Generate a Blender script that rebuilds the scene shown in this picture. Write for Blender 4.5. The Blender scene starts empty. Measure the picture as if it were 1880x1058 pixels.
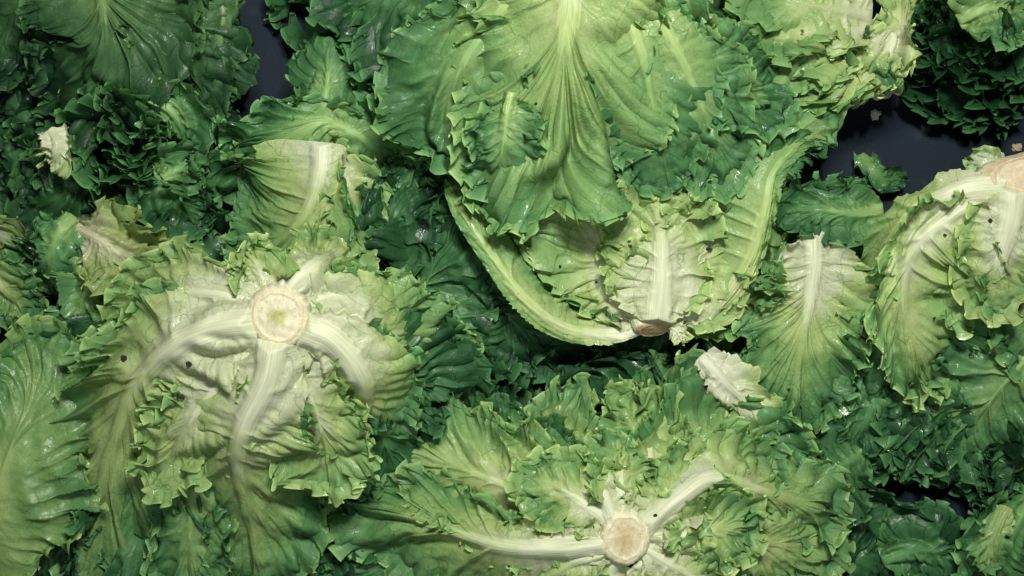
import bpy, math, random
import numpy as np
from mathutils import Vector, Matrix

# ------------------------------------------------------------------ units
S = 0.0004            # one photo pixel at table level, in metres
D = 2611.0            # camera height above the table in the same pixel units
CX, CY = 940.0, 529.0
scene = bpy.context.scene
C = scene.collection

# ------------------------------------------------------------------ camera
cam_d = bpy.data.cameras.new('camera')
cam = bpy.data.objects.new('camera', cam_d)
C.objects.link(cam)
cam.location = (0, 0, D * S)
cam.rotation_euler = (0, 0, 0)
cam_d.sensor_width = 36.0
cam_d.lens = 50.0
cam_d.clip_start = 0.02
cam_d.clip_end = 50
cam_d.dof.use_dof = True
cam_d.dof.focus_distance = (D - 250) * S
cam_d.dof.aperture_fstop = 22.0
scene.camera = cam

# ------------------------------------------------------------------ world and lamps
w = bpy.data.worlds.new('World'); scene.world = w; w.use_nodes = True
bg = w.node_tree.nodes['Background']
bg.inputs[0].default_value = (0.75, 0.9, 1.0, 1); bg.inputs[1].default_value = 0.03

def area(name, loc, target, size, power, col, spread=180):
    d = bpy.data.lights.new(name, 'AREA'); d.shape = 'RECTANGLE'
    d.size, d.size_y = size; d.energy = power; d.color = col
    d.spread = math.radians(spread)
    o = bpy.data.objects.new(name, d); C.objects.link(o)
    o.location = loc
    v = Vector(target) - Vector(loc)
    o.rotation_euler = v.to_track_quat('-Z', 'Y').to_euler()
    return o
area('key_lamp', (0.06, 0.50, 1.15), (0.03, 0.0, 0.08), (0.32, 0.14), 5.1, (1.0, 0.98, 0.91), 110)
area('small_lamp', (0.18, 0.42, 1.15), (0.03, 0.0, 0.08), (0.06, 0.06), 2.2, (1.0, 0.985, 0.94), 120)
area('fill_lamp', (-0.05, -0.55, 1.0), (0.0, -0.06, 0.08), (0.4, 0.4), 0.85, (0.93, 1.0, 0.96), 120)
scene.view_settings.view_transform = 'Standard'
scene.view_settings.look = 'None'
scene.view_settings.exposure = 0.0
scene.view_settings.gamma = 1.0
scene.render.engine = 'CYCLES'
scene.cycles.max_bounces = 5
scene.cycles.diffuse_bounces = 2
scene.cycles.glossy_bounces = 2
scene.cycles.transmission_bounces = 3
scene.cycles.caustics_reflective = False
scene.cycles.caustics_refractive = False

# ------------------------------------------------------------------ helpers
def P(px, py, z):
    k = (D - z) / D
    return np.array([(px - CX) * k, (CY - py) * k, z])

def _h(ix, iy, seed):
    n = (ix.astype(np.int64) * 374761393 + iy.astype(np.int64) * 668265263 + seed * 1274126177) & 0xffffffff
    n = ((n ^ (n >> 13)) * 1274126177) & 0xffffffff
    n = n ^ (n >> 16)
    return (n & 0xffff) / 32767.5 - 1.0

def vn(x, y, seed=0):
    x = np.asarray(x, float); y = np.asarray(y, float) + 0 * x; x = x + 0 * y
    ix = np.floor(x); iy = np.floor(y)
    fx = x - ix; fy = y - iy
    fx = fx * fx * fx * (fx * (fx * 6 - 15) + 10); fy = fy * fy * fy * (fy * (fy * 6 - 15) + 10)
    a = _h(ix, iy, seed); b = _h(ix + 1, iy, seed); c = _h(ix, iy + 1, seed); d = _h(ix + 1, iy + 1, seed)
    return (a * (1 - fx) + b * fx) * (1 - fy) + (c * (1 - fx) + d * fx) * fy

def fbm(x, y, seed=0, o=3):
    s = 0; a = 1.0; t = 0
    for k in range(o):
        s = s + a * vn(x * 2 ** k + 17.3 * k, y * 2 ** k - 9.1 * k, seed + k * 7); t += a; a *= .5
    return s / t

def sst(a, b, x):
    t = np.clip((x - a) / (b - a), 0, 1); return t * t * (3 - 2 * t)

def catmull(pts, n=240):
    p = np.array(pts, float)
    p = np.vstack([2 * p[0] - p[1], p, 2 * p[-1] - p[-2]])
    out = []
    m = len(p) - 3
    for i in range(m):
        t = np.linspace(0, 1, max(8, n // m), endpoint=(i == m - 1))[:, None]
        p0, p1, p2, p3 = p[i], p[i + 1], p[i + 2], p[i + 3]
        out.append(.5 * ((2 * p1) + (-p0 + p2) * t + (2 * p0 - 5 * p1 + 4 * p2 - p3) * t ** 2 + (-p0 + 3 * p1 - 3 * p2 + p3) * t ** 3))
    return np.vstack(out)

RAMP_T = [0, .18, .38, .58, .78, 1.0]
RAMP_C = np.array([(.69, .73, .50), (.485, .615, .24), (.29, .475, .165), (.13, .315, .113), (.050, .165, .058), (.014, .065, .027)])
def ramp(g):
    g = np.clip(g, 0, 1)
    return np.stack([np.interp(g, RAMP_T, RAMP_C[:, k]) for k in range(3)], -1)

# ------------------------------------------------------------------ the leaf
# Grid: i = position along the margin (0 foot .. 1 tip), j = from rib to margin.
# Lines of constant i are the side veins, which leave the rib forward and fan out.
DEF = dict(rib=.72, rw=8, rh=4, pleat=4.5, nv=8, fold=16, wf=150, ruf=15, wr=38, fr=5.5, wm=15, ridge=6, flare=12, tent=0, tw=55, halo=95, hal=.13, hem=25, hA=9.5, hw=33, nf=0, nr=0, nm=0,
           lobe=.2, teeth=6.5, notch=0, bow=.0, roll=0, roll1=None, gb=.1, gt=.75, ge=.2, gs=0., pet=.16,
           ob=.35, blis=2.0, crum=13, pal=(1, 1, 1), brown=0, rg=.35, up=None, rk=.62, asym=0., res=1.0, seed=None, tipw=0., ribpale=1.0)
_seed = [11]

def leaf_arrays(L, W, o, seed):
    R = random.Random(seed)
    nvh = int(max(20, min(31, 11 + W * .13)) * (.5 + .5 * o['res']))
    uu = np.linspace(0, 1, 600)
    def outline(u):
        ph = math.pi * u
        Y = L * (1 - np.cos(ph * (1 - .12 * o['ob']) - 0)) / (1 - math.cos(math.pi * (1 - .12 * o['ob'])))
        X = W * (np.sin(ph) ** .85) * (1 - o['ob'] * (1 - u) ** 1.2) + W * o['pet'] * (1 - u) ** 4
        return X, Y
    X, Y = outline(uu)
    s = np.r_[0, np.cumsum(np.hypot(np.diff(X), np.diff(Y)))]
    nu = int(min(400, max(40, s[-1] / 3.5 * o['res'])))
    u = np.interp(np.linspace(0, s[-1], nu), s, uu)
    NF, NR, NM = s[-1] / o['wf'], s[-1] / o['wr'], s[-1] / o['wm']
    t = np.linspace(0, 1, nvh)
    v = np.where(t < .5, t * .8, 0)                    # denser at the rib and at the margin
    v = 1 - (1 - t) ** 1.35
    v = v * .85 + .15 * t ** 1.6
    res = []
    for side in (-1, 1):
        wk = 1 + side * o['asym']
        U, V = np.meshgrid(u, v, indexing='ij')
        Xm, Ym = outline(U); Xm = Xm * wk
        yr = o['rib'] * L * U
        cxp = .30 * Xm; cyp = yr + .62 * (Ym - yr)
        bx = 2 * (1 - V) * V * cxp + V ** 2 * Xm
        by = (1 - V) ** 2 * yr + 2 * (1 - V) * V * cyp + V ** 2 * Ym
        def grad(a, ax): return np.gradient(a, axis=ax)
        dux, duy = grad(bx, 0), grad(by, 0); l = np.hypot(dux, duy) + 1e-6; dux /= l; duy /= l
        dvx, dvy = grad(bx, 1), grad(by, 1); l = np.hypot(dvx, dvy) + 1e-6; dvx /= l; dvy /= l
        # margin arc coordinate (pixels) so that ruffles have an even size
        sm = np.interp(U, uu, s) / s[-1]
        # blend so both halves share values on the tip line
        sgn = side
        ss = sm if side > 0 else 2 - sm
        k = seed * 3
        tipf = 1.0
        edge = s[-1]
        # outline: lobes, teeth, notches
        e = W * o['lobe'] * fbm(ss * 5, 0 * ss, k + 1, 2) * 1.6
        tn = vn(ss * edge / 11.0, 0 * ss, k + 2); tn2 = vn(ss * edge / 5.0, 0 * ss, k + 3)
        tm = .25 + 1.5 * np.abs(vn(ss * edge / 55.0, 0 * ss, k + 12))
        tq = ss * edge / 11.0 + 1.3 * tn
        sp = (1 - np.abs((tq % 1) * 2 - 1)) ** 1.5
        e = e + tm * o['teeth'] * (1.7 * sp - .5 + .45 * tn2)
        RR = random.Random(seed * 7 + (0 if side > 0 else 1))
        for q in range(o['notch']):
            c = RR.uniform(.25, .93); wd = RR.uniform(.006, .02); dp = RR.uniform(.15, .42) * W
            e = e - dp * np.exp(-((sm - c) / wd) ** 2)
        fade0 = sst(.02, .18, U)
        bx = bx + dvx * e * V ** 5 * fade0
        by = by + dvy * e * V ** 5 * fade0
        # relief
        h = np.zeros_like(bx)
        rw = o['rw'] * (1.25 - .8 * U ** .7)
        rp = np.exp(-(bx / (rw * 1.15)) ** 4)
        h += o['rh'] * (.6 * np.sqrt(np.clip(1 - (bx / (rw * 1.25)) ** 2, 0, 1)) + .6 * np.exp(-(bx / (rw * 1.1)) ** 2)) * (1 - .7 * U)
        h *= sst(-.01, .06, U)
        h += .05 * o['rh'] * np.cos(bx / (rw + 1) * 7) * rp * (1 - U)
        h -= o['tent'] * (1 - np.exp(-(np.abs(bx) / o['tw']) ** 1.6)) * (1 - .5 * U) * sst(0, .12, U)
        h += o['rh'] * .6 * np.exp(-(bx / (rw * 3.2)) ** 2) * (1 - .6 * U)
        nor_ = 1 - rp
        side_w = U * o['nv'] + .75 * vn(U * o['nv'] * .45 + side * 4, 0 * U, k + 4) + .16 * fbm(U * 5, V * 4, k + 6, 2) + side * .25
        vam = .55 + .6 * vn(U * o['nv'] * .8, 0 * U + side, k + 8)
        ph = np.abs(((side_w) % 1) - .5) * 2          # 0 in the middle of a panel, 1 on a vein
        vein = np.exp(-((1 - ph) / .16) ** 2)
        vf = sst(0, .12, V) * (1 - .55 * V)
        h += o['pleat'] * (vein * .9 - .35 + .5 * (ph - .5)) * vam * 1.2 * vf * nor_ * sst(0.03, .2, U)
        ph2 = np.abs(((side_w * 2.7 + .3) % 1) - .5) * 2
        h += o['pleat'] * .22 * (ph2 - .5) * sst(.1, .4, V) * nor_
        # cascaded margin buckling, each octave rides along normal and along the margin
        tx = np.zeros_like(h)
        def buckle(n, A, p, kk, tang):
            nonlocal h, tx
            am = A * (.45 + .55 * sst(-.5, .5, vn(ss * edge / 140., 0 * ss, k + kk + 2))) * (.4 + 1.25 * np.abs(vn(ss * n * .55 + 3, 0 * ss, k + kk)) + .35 * vn(ss * n * .9, 0 * ss, k + kk + 9))
            phs = 2 * math.pi * (n * ss + 1.7 * fbm(ss * n * .27, V * .9, k + kk + 5, 2))
            f = V ** p * sst(.03, .22, U)
            h = h + am * f * np.sin(phs)
            tx = tx + tang * am * f * np.cos(phs + .4)
        buckle(NF, o['fold'], 1.25, 20, .25)
        buckle(NR, o['ruf'], 3.4, 30, .85)
        buckle(NM, o['fr'], 8.0, 40, .8)
        rid = fbm(side_w * 2.3 + .5 * V, V * 1.6, k + 14, 3)
        h = h + o['ridge'] * (.35 + .65 * sst(.2, .8, by / L)) * (1 - 2.2 * np.abs(rid)) * sst(.12, .6, V) * sst(.03, .2, U)
        h = h + o['flare'] * V ** 6 * (vn(ss * edge / 80.0, 0 * ss, k + 15) * 1.1 + .75) * sst(.05, .25, U)
        bx = bx + dux * tx; by = by + duy * tx
        xs = side * bx
        g = o['crum'] * fbm(xs / 90 + 5, by / 90, k + 50, 3) * sst(.03, .3, np.hypot(bx, by) / W)
        b_ = 1 - np.abs(vn(xs / 15, by / 15, k + 51)) * 2
        near = .22 + .78 * sst(.15, .75, by / L)
        h = h - 0
        h = h + g * near * (1 - .85 * rp * (1 - U)) + near * o['blis'] * (b_ - .3) * (1 - .8 * rp) * sst(.05, .3, V)
        # colour
        yy = by / L
        dist = np.clip(np.hypot(bx / W, (by - .0 * L) / L * 1.0), 0, 2)
        green = o['gb'] + (o['gt'] - o['gb']) * sst(0.0, .95, yy * .75 + .35 * np.abs(bx) / W + .0) + o['ge'] * V ** 2 * sst(.15, .6, U)
        green = green + .10 * fbm(xs / 60, by / 60, k + 60, 3) + .05 * vn(xs / 9, by / 9, k + 61) + o['gs']
        ribm = np.exp(-(bx / (rw * 1.15)) ** 2) * (1 - U ** 2)
        rg = max(0, min(o['gb'], o['rg']) - .1) + o['rg'] * sst(.0, 1.0, yy) + .07
        green = green * (1 - ribm * o['ribpale']) + np.minimum(green, rg) * ribm * o['ribpale']
        green = green - o['hal'] * np.exp(-(np.hypot(bx, by) / o['halo']) ** 2) * (o['gb'] < .3)
        green = green - .10 * np.exp(-(bx / (o['rw'] * 4.5)) ** 2) * (1 - U) * o['ribpale']
        green = green - vein * .15 * vam * vf * (1 - .5 * yy) * sst(.25, .6, green)
        col = ramp(green) * np.array(o['pal'])
        if o['brown']:
            bm = sst(.42, .62, fbm(xs / 34, by / 34, k + 70, 3)) * o['brown'] * sst(.4, .8, V)
            col = col * (1 - bm[..., None]) + np.array([.11, .075, .04]) * bm[..., None]
        rim = sst(.955, 1, V) * .35
        col = col * (1 - rim[..., None]) + (col * 1.5 + np.array([.03, .05, .015])) * rim[..., None]
        res.append((xs, by, h, col, V, U, rp, ribm))
    return res, nu, nvh

LEAFMAT = {}

def make_mesh(name, co, faces, colr, uv, alpha, nor=None, mat=None):
    me = bpy.data.meshes.new(name)
    n = len(co); f = len(faces)
    me.vertices.add(n); me.vertices.foreach_set('co', (co).astype(np.float32).ravel())
    me.loops.add(f * 4); me.loops.foreach_set('vertex_index', faces.astype(np.int32).ravel())
    me.polygons.add(f); me.polygons.foreach_set('loop_start', np.arange(0, f * 4, 4, dtype=np.int32))
    try: me.polygons.foreach_set('loop_total', np.full(f, 4, dtype=np.int32))
    except Exception: pass
    me.update(calc_edges=True)
    at = me.color_attributes.new('Col', 'FLOAT_COLOR', 'POINT')
    at.data.foreach_set('color', np.hstack([colr, alpha[:, None]]).astype(np.float32).ravel())
    ul = me.uv_layers.new(name='flat')
    ul.data.foreach_set('uv', uv[faces.ravel()].astype(np.float32).ravel())
    me.polygons.foreach_set('use_smooth', np.ones(f, dtype=bool))
    if nor is not None:
        try: me.normals_split_custom_set_from_vertices(nor.tolist())
        except Exception as ex: print('normals', ex)
    if mat: me.materials.append(mat)
    return me

def leaf_geo(pts, W, o, seed, persp=True):
    Q = np.array([P(*p[:3]) for p in pts]) if persp else np.array([p[:3] for p in pts], float)
    cv = catmull(Q)
    seg = np.r_[0, np.cumsum(np.linalg.norm(np.diff(cv, axis=0), axis=1))]
    L = seg[-1]
    n = 160
    sa = np.linspace(0, L, n)
    cv = np.stack([np.interp(sa, seg, cv[:, k]) for k in range(3)], -1)
    T = np.gradient(cv, axis=0); T /= np.linalg.norm(T, axis=1)[:, None]
    up = np.array(o['up'] if o['up'] is not None else (0, 0, 1.0))
    N = np.zeros_like(T)
    a = up - T[0] * (up @ T[0]); N[0] = a / (np.linalg.norm(a) + 1e-9)
    for i in range(1, n):
        a = N[i - 1] - T[i] * (N[i - 1] @ T[i]); N[i] = a / np.linalg.norm(a)
    if persp:   # keep facing up as far as the spine allows
        for i in range(n):
            a = up - T[i] * (up @ T[i]); ln = np.linalg.norm(a)
            wgt = sst(.25, .7, ln)
            b = N[i] * (1 - wgt) + (a / (ln + 1e-9)) * wgt
            N[i] = b / np.linalg.norm(b)
    B = np.cross(T, N)
    r0 = o['roll']; r1 = o['roll1'] if o['roll1'] is not None else r0
    ra = np.radians(np.linspace(r0, r1, n))[:, None]
    N2 = N * np.cos(ra) + B * np.sin(ra); B2 = B * np.cos(ra) - N * np.sin(ra)
    N, B = N2, B2
    res, nu, nvh = leaf_arrays(L, W, o, seed); LAST[0] = (nu, nvh)
    cos, cols, uvs, rps, als = [], [], [], [], []
    for (xs, by, h, col, V, U, rp, ribm) in res:
        y = by.ravel(); x = xs.ravel(); hh = h.ravel()
        yc = np.clip(y, 0, L)
        def ip(A): return np.stack([np.interp(yc, sa, A[:, k]) for k in range(3)], -1)
        p, t, nn, bb = ip(cv), ip(T), ip(N), ip(B)
        c = o['bow'] / W
        if abs(c) > 1e-6:
            an = np.clip(x * c, -2.6, 2.6)
            lat = np.sin(an) / c; dz = -(1 - np.cos(an)) / c
            n2 = nn * np.cos(an)[:, None] + bb * np.sin(an)[:, None]
        else:
            lat = x; dz = 0 * x; n2 = nn
        q = p + t * (y - yc)[:, None] + bb * lat[:, None] + nn * dz[:, None] + n2 * hh[:, None]
        cos.append(q); cols.append(col.reshape(-1, 3))
        uvs.append(np.stack([x / 100 + seed * 3.7, y / 100 + seed * 1.3], -1)); rps.append(ribm.ravel()); als.append((V * 1.0).ravel())
    co = np.vstack(cos); co_z = co[:, 2]
    if persp:
        k = co_z < 14
        co[k, 2] = 6 + 8 * np.exp((co_z[k] - 14) / 40.0)
    nper = nu * nvh
    idx = np.arange(nper).reshape(nu, nvh)
    R_ = idx + nper          # side +1
    L_ = idx.copy()          # side -1
    L_[:, 0] = R_[:, 0]      # share rib line
    # average the tip line
    m = .5 * (co[idx[-1]] + co[(idx + nper)[-1]]); co[(idx + nper)[-1]] = m; L_[-1, :] = R_[-1, :]
    def quads(G, flip):
        a, b, c_, d = G[:-1, :-1], G[1:, :-1], G[1:, 1:], G[:-1, 1:]
        q = np.stack([a, b, c_, d], -1).reshape(-1, 4)
        return q[:, ::-1] if flip else q
    faces = np.vstack([quads(R_, True), quads(L_, False)])
    return co, faces, np.vstack(cols), np.vstack(uvs), np.concatenate(rps), np.concatenate(als)

def vnormals(co, faces):
    a, b, c, d = (co[faces[:, k]] for k in range(4))
    fn = np.cross(c - a, d - b)
    nn = np.zeros_like(co)
    for k in range(4):
        for ax in range(3):
            nn[:, ax] += np.bincount(faces[:, k], weights=fn[:, ax], minlength=len(co))
    return nn / (np.linalg.norm(nn, axis=1)[:, None] + 1e-12)

def sub(co, faces, colr, uv, al, nor, mask):
    f = faces[mask]; used = np.unique(f)
    mp = np.full(len(co), -1); mp[used] = np.arange(len(used))
    return co[used], mp[f], colr[used], uv[used], al[used], nor[used]

TRIS = [0]; LAST = [None]
def leaf(parent, pts, W, split=True, top=None, name='leaf', mat=None, **kw):
    """One lettuce leaf: a blade mesh and, when split, its midrib as a child mesh."""
    o = dict(DEF); o.update(kw)
    if o['seed'] is None:
        _seed[0] += 1; o['seed'] = _seed[0]
    if 'rw' not in kw: o['ribpale'] = .6; o['rg'] = max(.3, o['gb'] - .12)
    else: o['rw'] *= o['rk']; o['rh'] *= .7
    co, faces, colr, uv, rp, al = leaf_geo(pts, W, o, o['seed'])
    base = P(*pts[0][:3])
    co = (co - base) * S
    mat = mat or MAT['leaf']
    nor = vnormals(co, faces)
    TRIS[0] += len(faces) * 2
    fm = rp[faces].mean(1) > .30
    loc = base * S
    if parent is not None:
        loc = loc - np.array(parent.location)
    if split and fm.sum() > 20:
        c, f, cc, u_, a_, n_ = sub(co, faces, colr, uv, al, nor, ~fm)
        me = make_mesh(name, c, f, cc, u_, a_, n_, mat)
        ob = bpy.data.objects.new(name, me)
        c, f, cc, u_, a_, n_ = sub(co, faces, colr, uv, al, nor, fm)
        mr = make_mesh('midrib', c, f, cc, u_, a_, n_, MAT['rib'])
        rb = bpy.data.objects.new('midrib', mr)
        C.objects.link(ob); C.objects.link(rb); rb.parent = ob
    else:
        me = make_mesh(name, co, faces, colr, uv, al, nor, mat)
        ob = bpy.data.objects.new(name, me); C.objects.link(ob)
    ob.location = loc
    if parent is not None: ob.parent = parent
    if o['hem'] > 0 and W > 34:
        nu, nvh = LAST[0]; j0 = int(nvh * .80); j1 = nvh - 1
        g = (co / S + base).reshape(2, nu, nvh, 3); i0 = int(nu * .16)
        def sm(j): return np.vstack([g[0, i0:, j][::1], g[1, i0:, j][::-1]])
        def blur(a, w):
            k = np.hanning(w + 2)[1:-1]; k /= k.sum(); p = np.vstack([np.repeat(a[:1], w // 2, 0), a, np.repeat(a[-1:], w - 1 - w // 2, 0)])
            return np.stack([np.convolve(p[:, q], k, 'valid') for q in range(3)], -1)
        w_ = max(5, int(34 / max(1.5, (np.linalg.norm(np.diff(sm(j1), axis=0), axis=1).mean())))) | 1
        pth = blur(sm(j1), w_) * .55 + blur(sm(j0), w_) * .45; dr = blur(sm(j1), w_ * 2 + 1) - blur(sm(int(nvh * .5)), w_ * 2 + 1)
        dr /= np.linalg.norm(dr, axis=1)[:, None] + 1e-9; dr[:, 2] = dr[:, 2] * .6 + .42
        ribbon(ob, pth, o['hem'] * min(1.25, .55 + W / 200), o['hA'], o['hw'] * (.85 + .3 * ((o['seed'] * 37) % 10) / 10), min(1, o['gt'] + .1), max(.2, o['gt'] - .08), o['seed'] * 13,
               name='frill', pal=o['pal'], lean=dr, mat=mat, rs=.60, nvr=8, rimk=.42, world=True, sub=tuple(base * S), taper=.2)
    if top:
        tag(ob, *top)
    return ob

def ribbon(parent, path, H=60, A=15, wl=34, g0=.9, g1=.7, seed=1, name='leaf', pal=(1, 1, 1), ups=None, lean=(0, 0, 1), mat=None, rs=.62, nvr=10, rimk=.6, world=False, sub=False, taper=.35):
    """A curly leaf margin standing up from its foot along a path: the foot is plain, the edge meanders in loops."""
    cv = np.array(path) if world else catmull(np.array([P(*p[:3]) for p in path]), 400)
    seg = np.r_[0, np.cumsum(np.linalg.norm(np.diff(cv, axis=0), axis=1))]; L = seg[-1]
    nu = int(max(24, L * rs)); nv = nvr
    s_ = np.linspace(0, L, nu)
    c = np.stack([np.interp(s_, seg, cv[:, k]) for k in range(3)], -1)
    T = np.gradient(c, axis=0); T /= np.linalg.norm(T, axis=1)[:, None]
    ln = np.array(lean, float); ln = ln if ln.ndim == 2 else np.repeat(ln[None], len(path), 0)
    tk = np.linspace(0, 1, len(path)); ls = np.linspace(0, 1, nu)
    ln = np.stack([np.interp(ls, tk, ln[:, k]) for k in range(3)], -1); ln /= np.linalg.norm(ln, axis=1)[:, None]
    Nn = np.cross(ln, T); Nn /= np.linalg.norm(Nn, axis=1)[:, None] + 1e-9
    v = np.linspace(0, 1, nv) ** .8
    Sg, V = np.meshgrid(s_, v, indexing='ij')
    ph = 2 * math.pi * (Sg / wl + .55 * fbm(Sg / wl * .45, V * .4, seed, 2))
    amp = A * (.35 + 1.1 * np.abs(vn(Sg / wl * .6, 0 * Sg, seed + 3)) + .35 * vn(Sg / 90, 0 * Sg, seed + 5)) * V ** 1.5
    a1 = amp * np.sin(ph) + A * .8 * V * vn(Sg / 70, 0 * Sg, seed + 4)
    t1 = wl * .24 * V ** 1.5 * np.sin(2 * ph + .5)
    ph3 = 2 * math.pi * (Sg / 14. + .6 * fbm(Sg / 20, V, seed + 9, 2))
    a1 = a1 + min(3.0, H * .09) * V ** 5 * np.sin(ph3); t1 = t1 + 2.0 * V ** 5 * np.cos(ph3)
    up = H * V * (.8 + (.28 if not sub else .62) * vn(Sg / 40, 0 * Sg, seed + 6)) * np.sin(np.pi * np.clip(Sg / L, .0, 1)) ** taper + V ** 6 * (2.4 * np.abs(vn(Sg / 8, 0 * Sg, seed + 7)) * 2 + 4 * np.cos(ph * 1))
    a1 = a1 + 2.2 * vn(Sg / 14, V * 4, seed + 8) * sst(0, .4, V)
    co = c[:, None, :] + Nn[:, None, :] * a1[..., None] + T[:, None, :] * t1[..., None] + ln[:, None, :] * up[..., None]
    co = co.reshape(-1, 3); k = co[:, 2] < 10; co[k, 2] = 5 + 5 * np.exp((co[k, 2] - 10) / 40)
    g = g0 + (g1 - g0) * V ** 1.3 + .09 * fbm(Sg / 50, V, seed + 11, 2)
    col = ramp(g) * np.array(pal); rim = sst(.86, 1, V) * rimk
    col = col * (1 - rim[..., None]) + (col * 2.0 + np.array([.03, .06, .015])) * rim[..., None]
    idx = np.arange(nu * nv).reshape(nu, nv)
    f = np.stack([idx[:-1, :-1], idx[1:, :-1], idx[1:, 1:], idx[:-1, 1:]], -1).reshape(-1, 4)
    base = c[nu // 2]
    me = make_mesh(name, (co - base) * S, f, col.reshape(-1, 3), np.stack([Sg.ravel() / 100, (V * H).ravel() / 100 + seed], -1), V.ravel(), None, mat or MAT['leaf'])
    TRIS[0] += len(f) * 2
    ob = bpy.data.objects.new(name, me); C.objects.link(ob); ob.location = base * S - np.array(parent.location if not sub else sub); ob.parent = parent
    return ob

def curly(head, cx, cy, rx, ry, ztop, seed, g0=.95, g1=.75, pal=(1, 1, 1), H=60, A=14, wl=34, step=27, a0=0, a1=6.283):
    R = random.Random(seed); rm = (rx + ry) / 2; r = step * .35; n = 0
    while r < rm:
        t = r / rm; circ = (a1 - a0) * r
        k = max(1, int(round(circ / 110))) if r > step else 1
        for j in range(k):
            b0 = a0 + (a1 - a0) * (j + R.uniform(-.12, .12)) / k + r * .02; b1 = b0 + (a1 - a0) / k * (1.12 if k > 1 else .95)
            path = []; leans = []
            for q in range(7):
                a = b0 + (b1 - b0) * q / 6; rr = (r + (q / 6 - .5) * 16 * (R.random() > -1) + R.uniform(-.22, .22) * step) / rm
                z = ztop * math.sqrt(max(.03, 1 - .95 * min(1, rr) ** 2)) - H * (.75 - .35 * t)
                path.append((cx + rx * rr * math.cos(a), cy - ry * rr * math.sin(a), max(8, z)))
                o_ = .1 + .75 * t
                leans.append((math.cos(a) * o_, math.sin(a) * o_, 1.05 - .45 * t))
            if k == 1 and r <= step: path = path[:6]; leans = leans[:6]
            n += 1
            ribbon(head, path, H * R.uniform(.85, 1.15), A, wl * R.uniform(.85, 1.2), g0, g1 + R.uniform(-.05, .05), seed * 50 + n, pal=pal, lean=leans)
        r += step * R.uniform(.9, 1.1)

def frill(head, cx, cy, rx, ry, z, n, seed, g0=.9, g1=.62, H=50, A=13, wl=30, dome=.6, pal=(1, 1, 1), ln=(80, 150)):
    """a tangle of curly leaf ends filling an oval"""
    R = random.Random(seed)
    for i in range(n):
        t = math.sqrt((i + .5) / n); a = i * 2.39996 + R.uniform(-.4, .4)
        x, y = cx + rx * t * math.cos(a), cy - ry * t * math.sin(a)
        d = a + math.pi / 2 + R.uniform(-.9, .9); cvt = R.uniform(-.9, 1.8) / 60; l_ = R.uniform(*ln); path = []; leans = []
        px_, py_ = x - math.cos(d) * l_ / 2, y + math.sin(d) * l_ / 2; d0 = d - cvt * l_ / 2
        for q in range(6):
            tt = min(1, math.hypot((px_ - cx) / rx, (py_ - cy) / ry))
            zz = z * (1 - dome * tt * tt) - H * .7 + 4 * R.random()
            path.append((px_, py_, max(8, zz)))
            aa = math.atan2(-(py_ - cy) / ry, (px_ - cx) / rx); o_ = .1 + .65 * tt
            leans.append((math.cos(aa) * o_, math.sin(aa) * o_, 1 - .35 * tt))
            px_ += math.cos(d0) * l_ / 5; py_ -= math.sin(d0) * l_ / 5; d0 += cvt * l_ / 5
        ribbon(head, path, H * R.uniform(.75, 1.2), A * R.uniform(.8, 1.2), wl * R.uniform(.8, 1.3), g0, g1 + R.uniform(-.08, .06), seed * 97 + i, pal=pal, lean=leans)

def skirt(head, pts, rows, seed, H=55, A=15, wl=34, g0=.95, g1=.72, dz=-18, dy=16, lean=(0, -1.0, .35), pal=(1, 1, 1)):
    """rows of curly margins under the edge of a big leaf, each row cut into leaves"""
    R = random.Random(seed)
    for k in range(rows):
        q = [(x + R.uniform(-8, 8), y + (k - rows / 2) * dy + R.uniform(-6, 6), max(14, z + dz * k)) for x, y, z in pts]
        i = 0
        while i < len(q) - 1:
            j = min(len(q) - 1, i + 2 + (R.random() > .5))
            if len(q) - 1 - j < 2: j = len(q) - 1
            ribbon(head, q[i:j + 1], H, A, wl * R.uniform(.85, 1.2), g0, g1 + R.uniform(-.07, .07), seed * 31 + k * 7 + i, lean=lean, pal=pal)
            i = j

def tag(o, label, cat, group=None):
    o['label'] = label; o['category'] = cat
    if group: o['group'] = group

def thing(name, label, cat, px, py, z=0, group=None):
    o = bpy.data.objects.new(name, None); C.objects.link(o)
    o.empty_display_size = .02
    o.location = P(px, py, z) * S
    tag(o, label, cat, group)
    return o

# ------------------------------------------------------------------ materials
def nodes(name):
    m = bpy.data.materials.new(name); m.use_nodes = True
    nt = m.node_tree; nt.nodes.clear(); return m, nt
def N(nt, t, **k):
    n = nt.nodes.new(t)
    for a, b in k.items():
        if a in ('inp',):
            for i, v in b.items(): n.inputs[i].default_value = v
        else: setattr(n, a, b)
    return n

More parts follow.
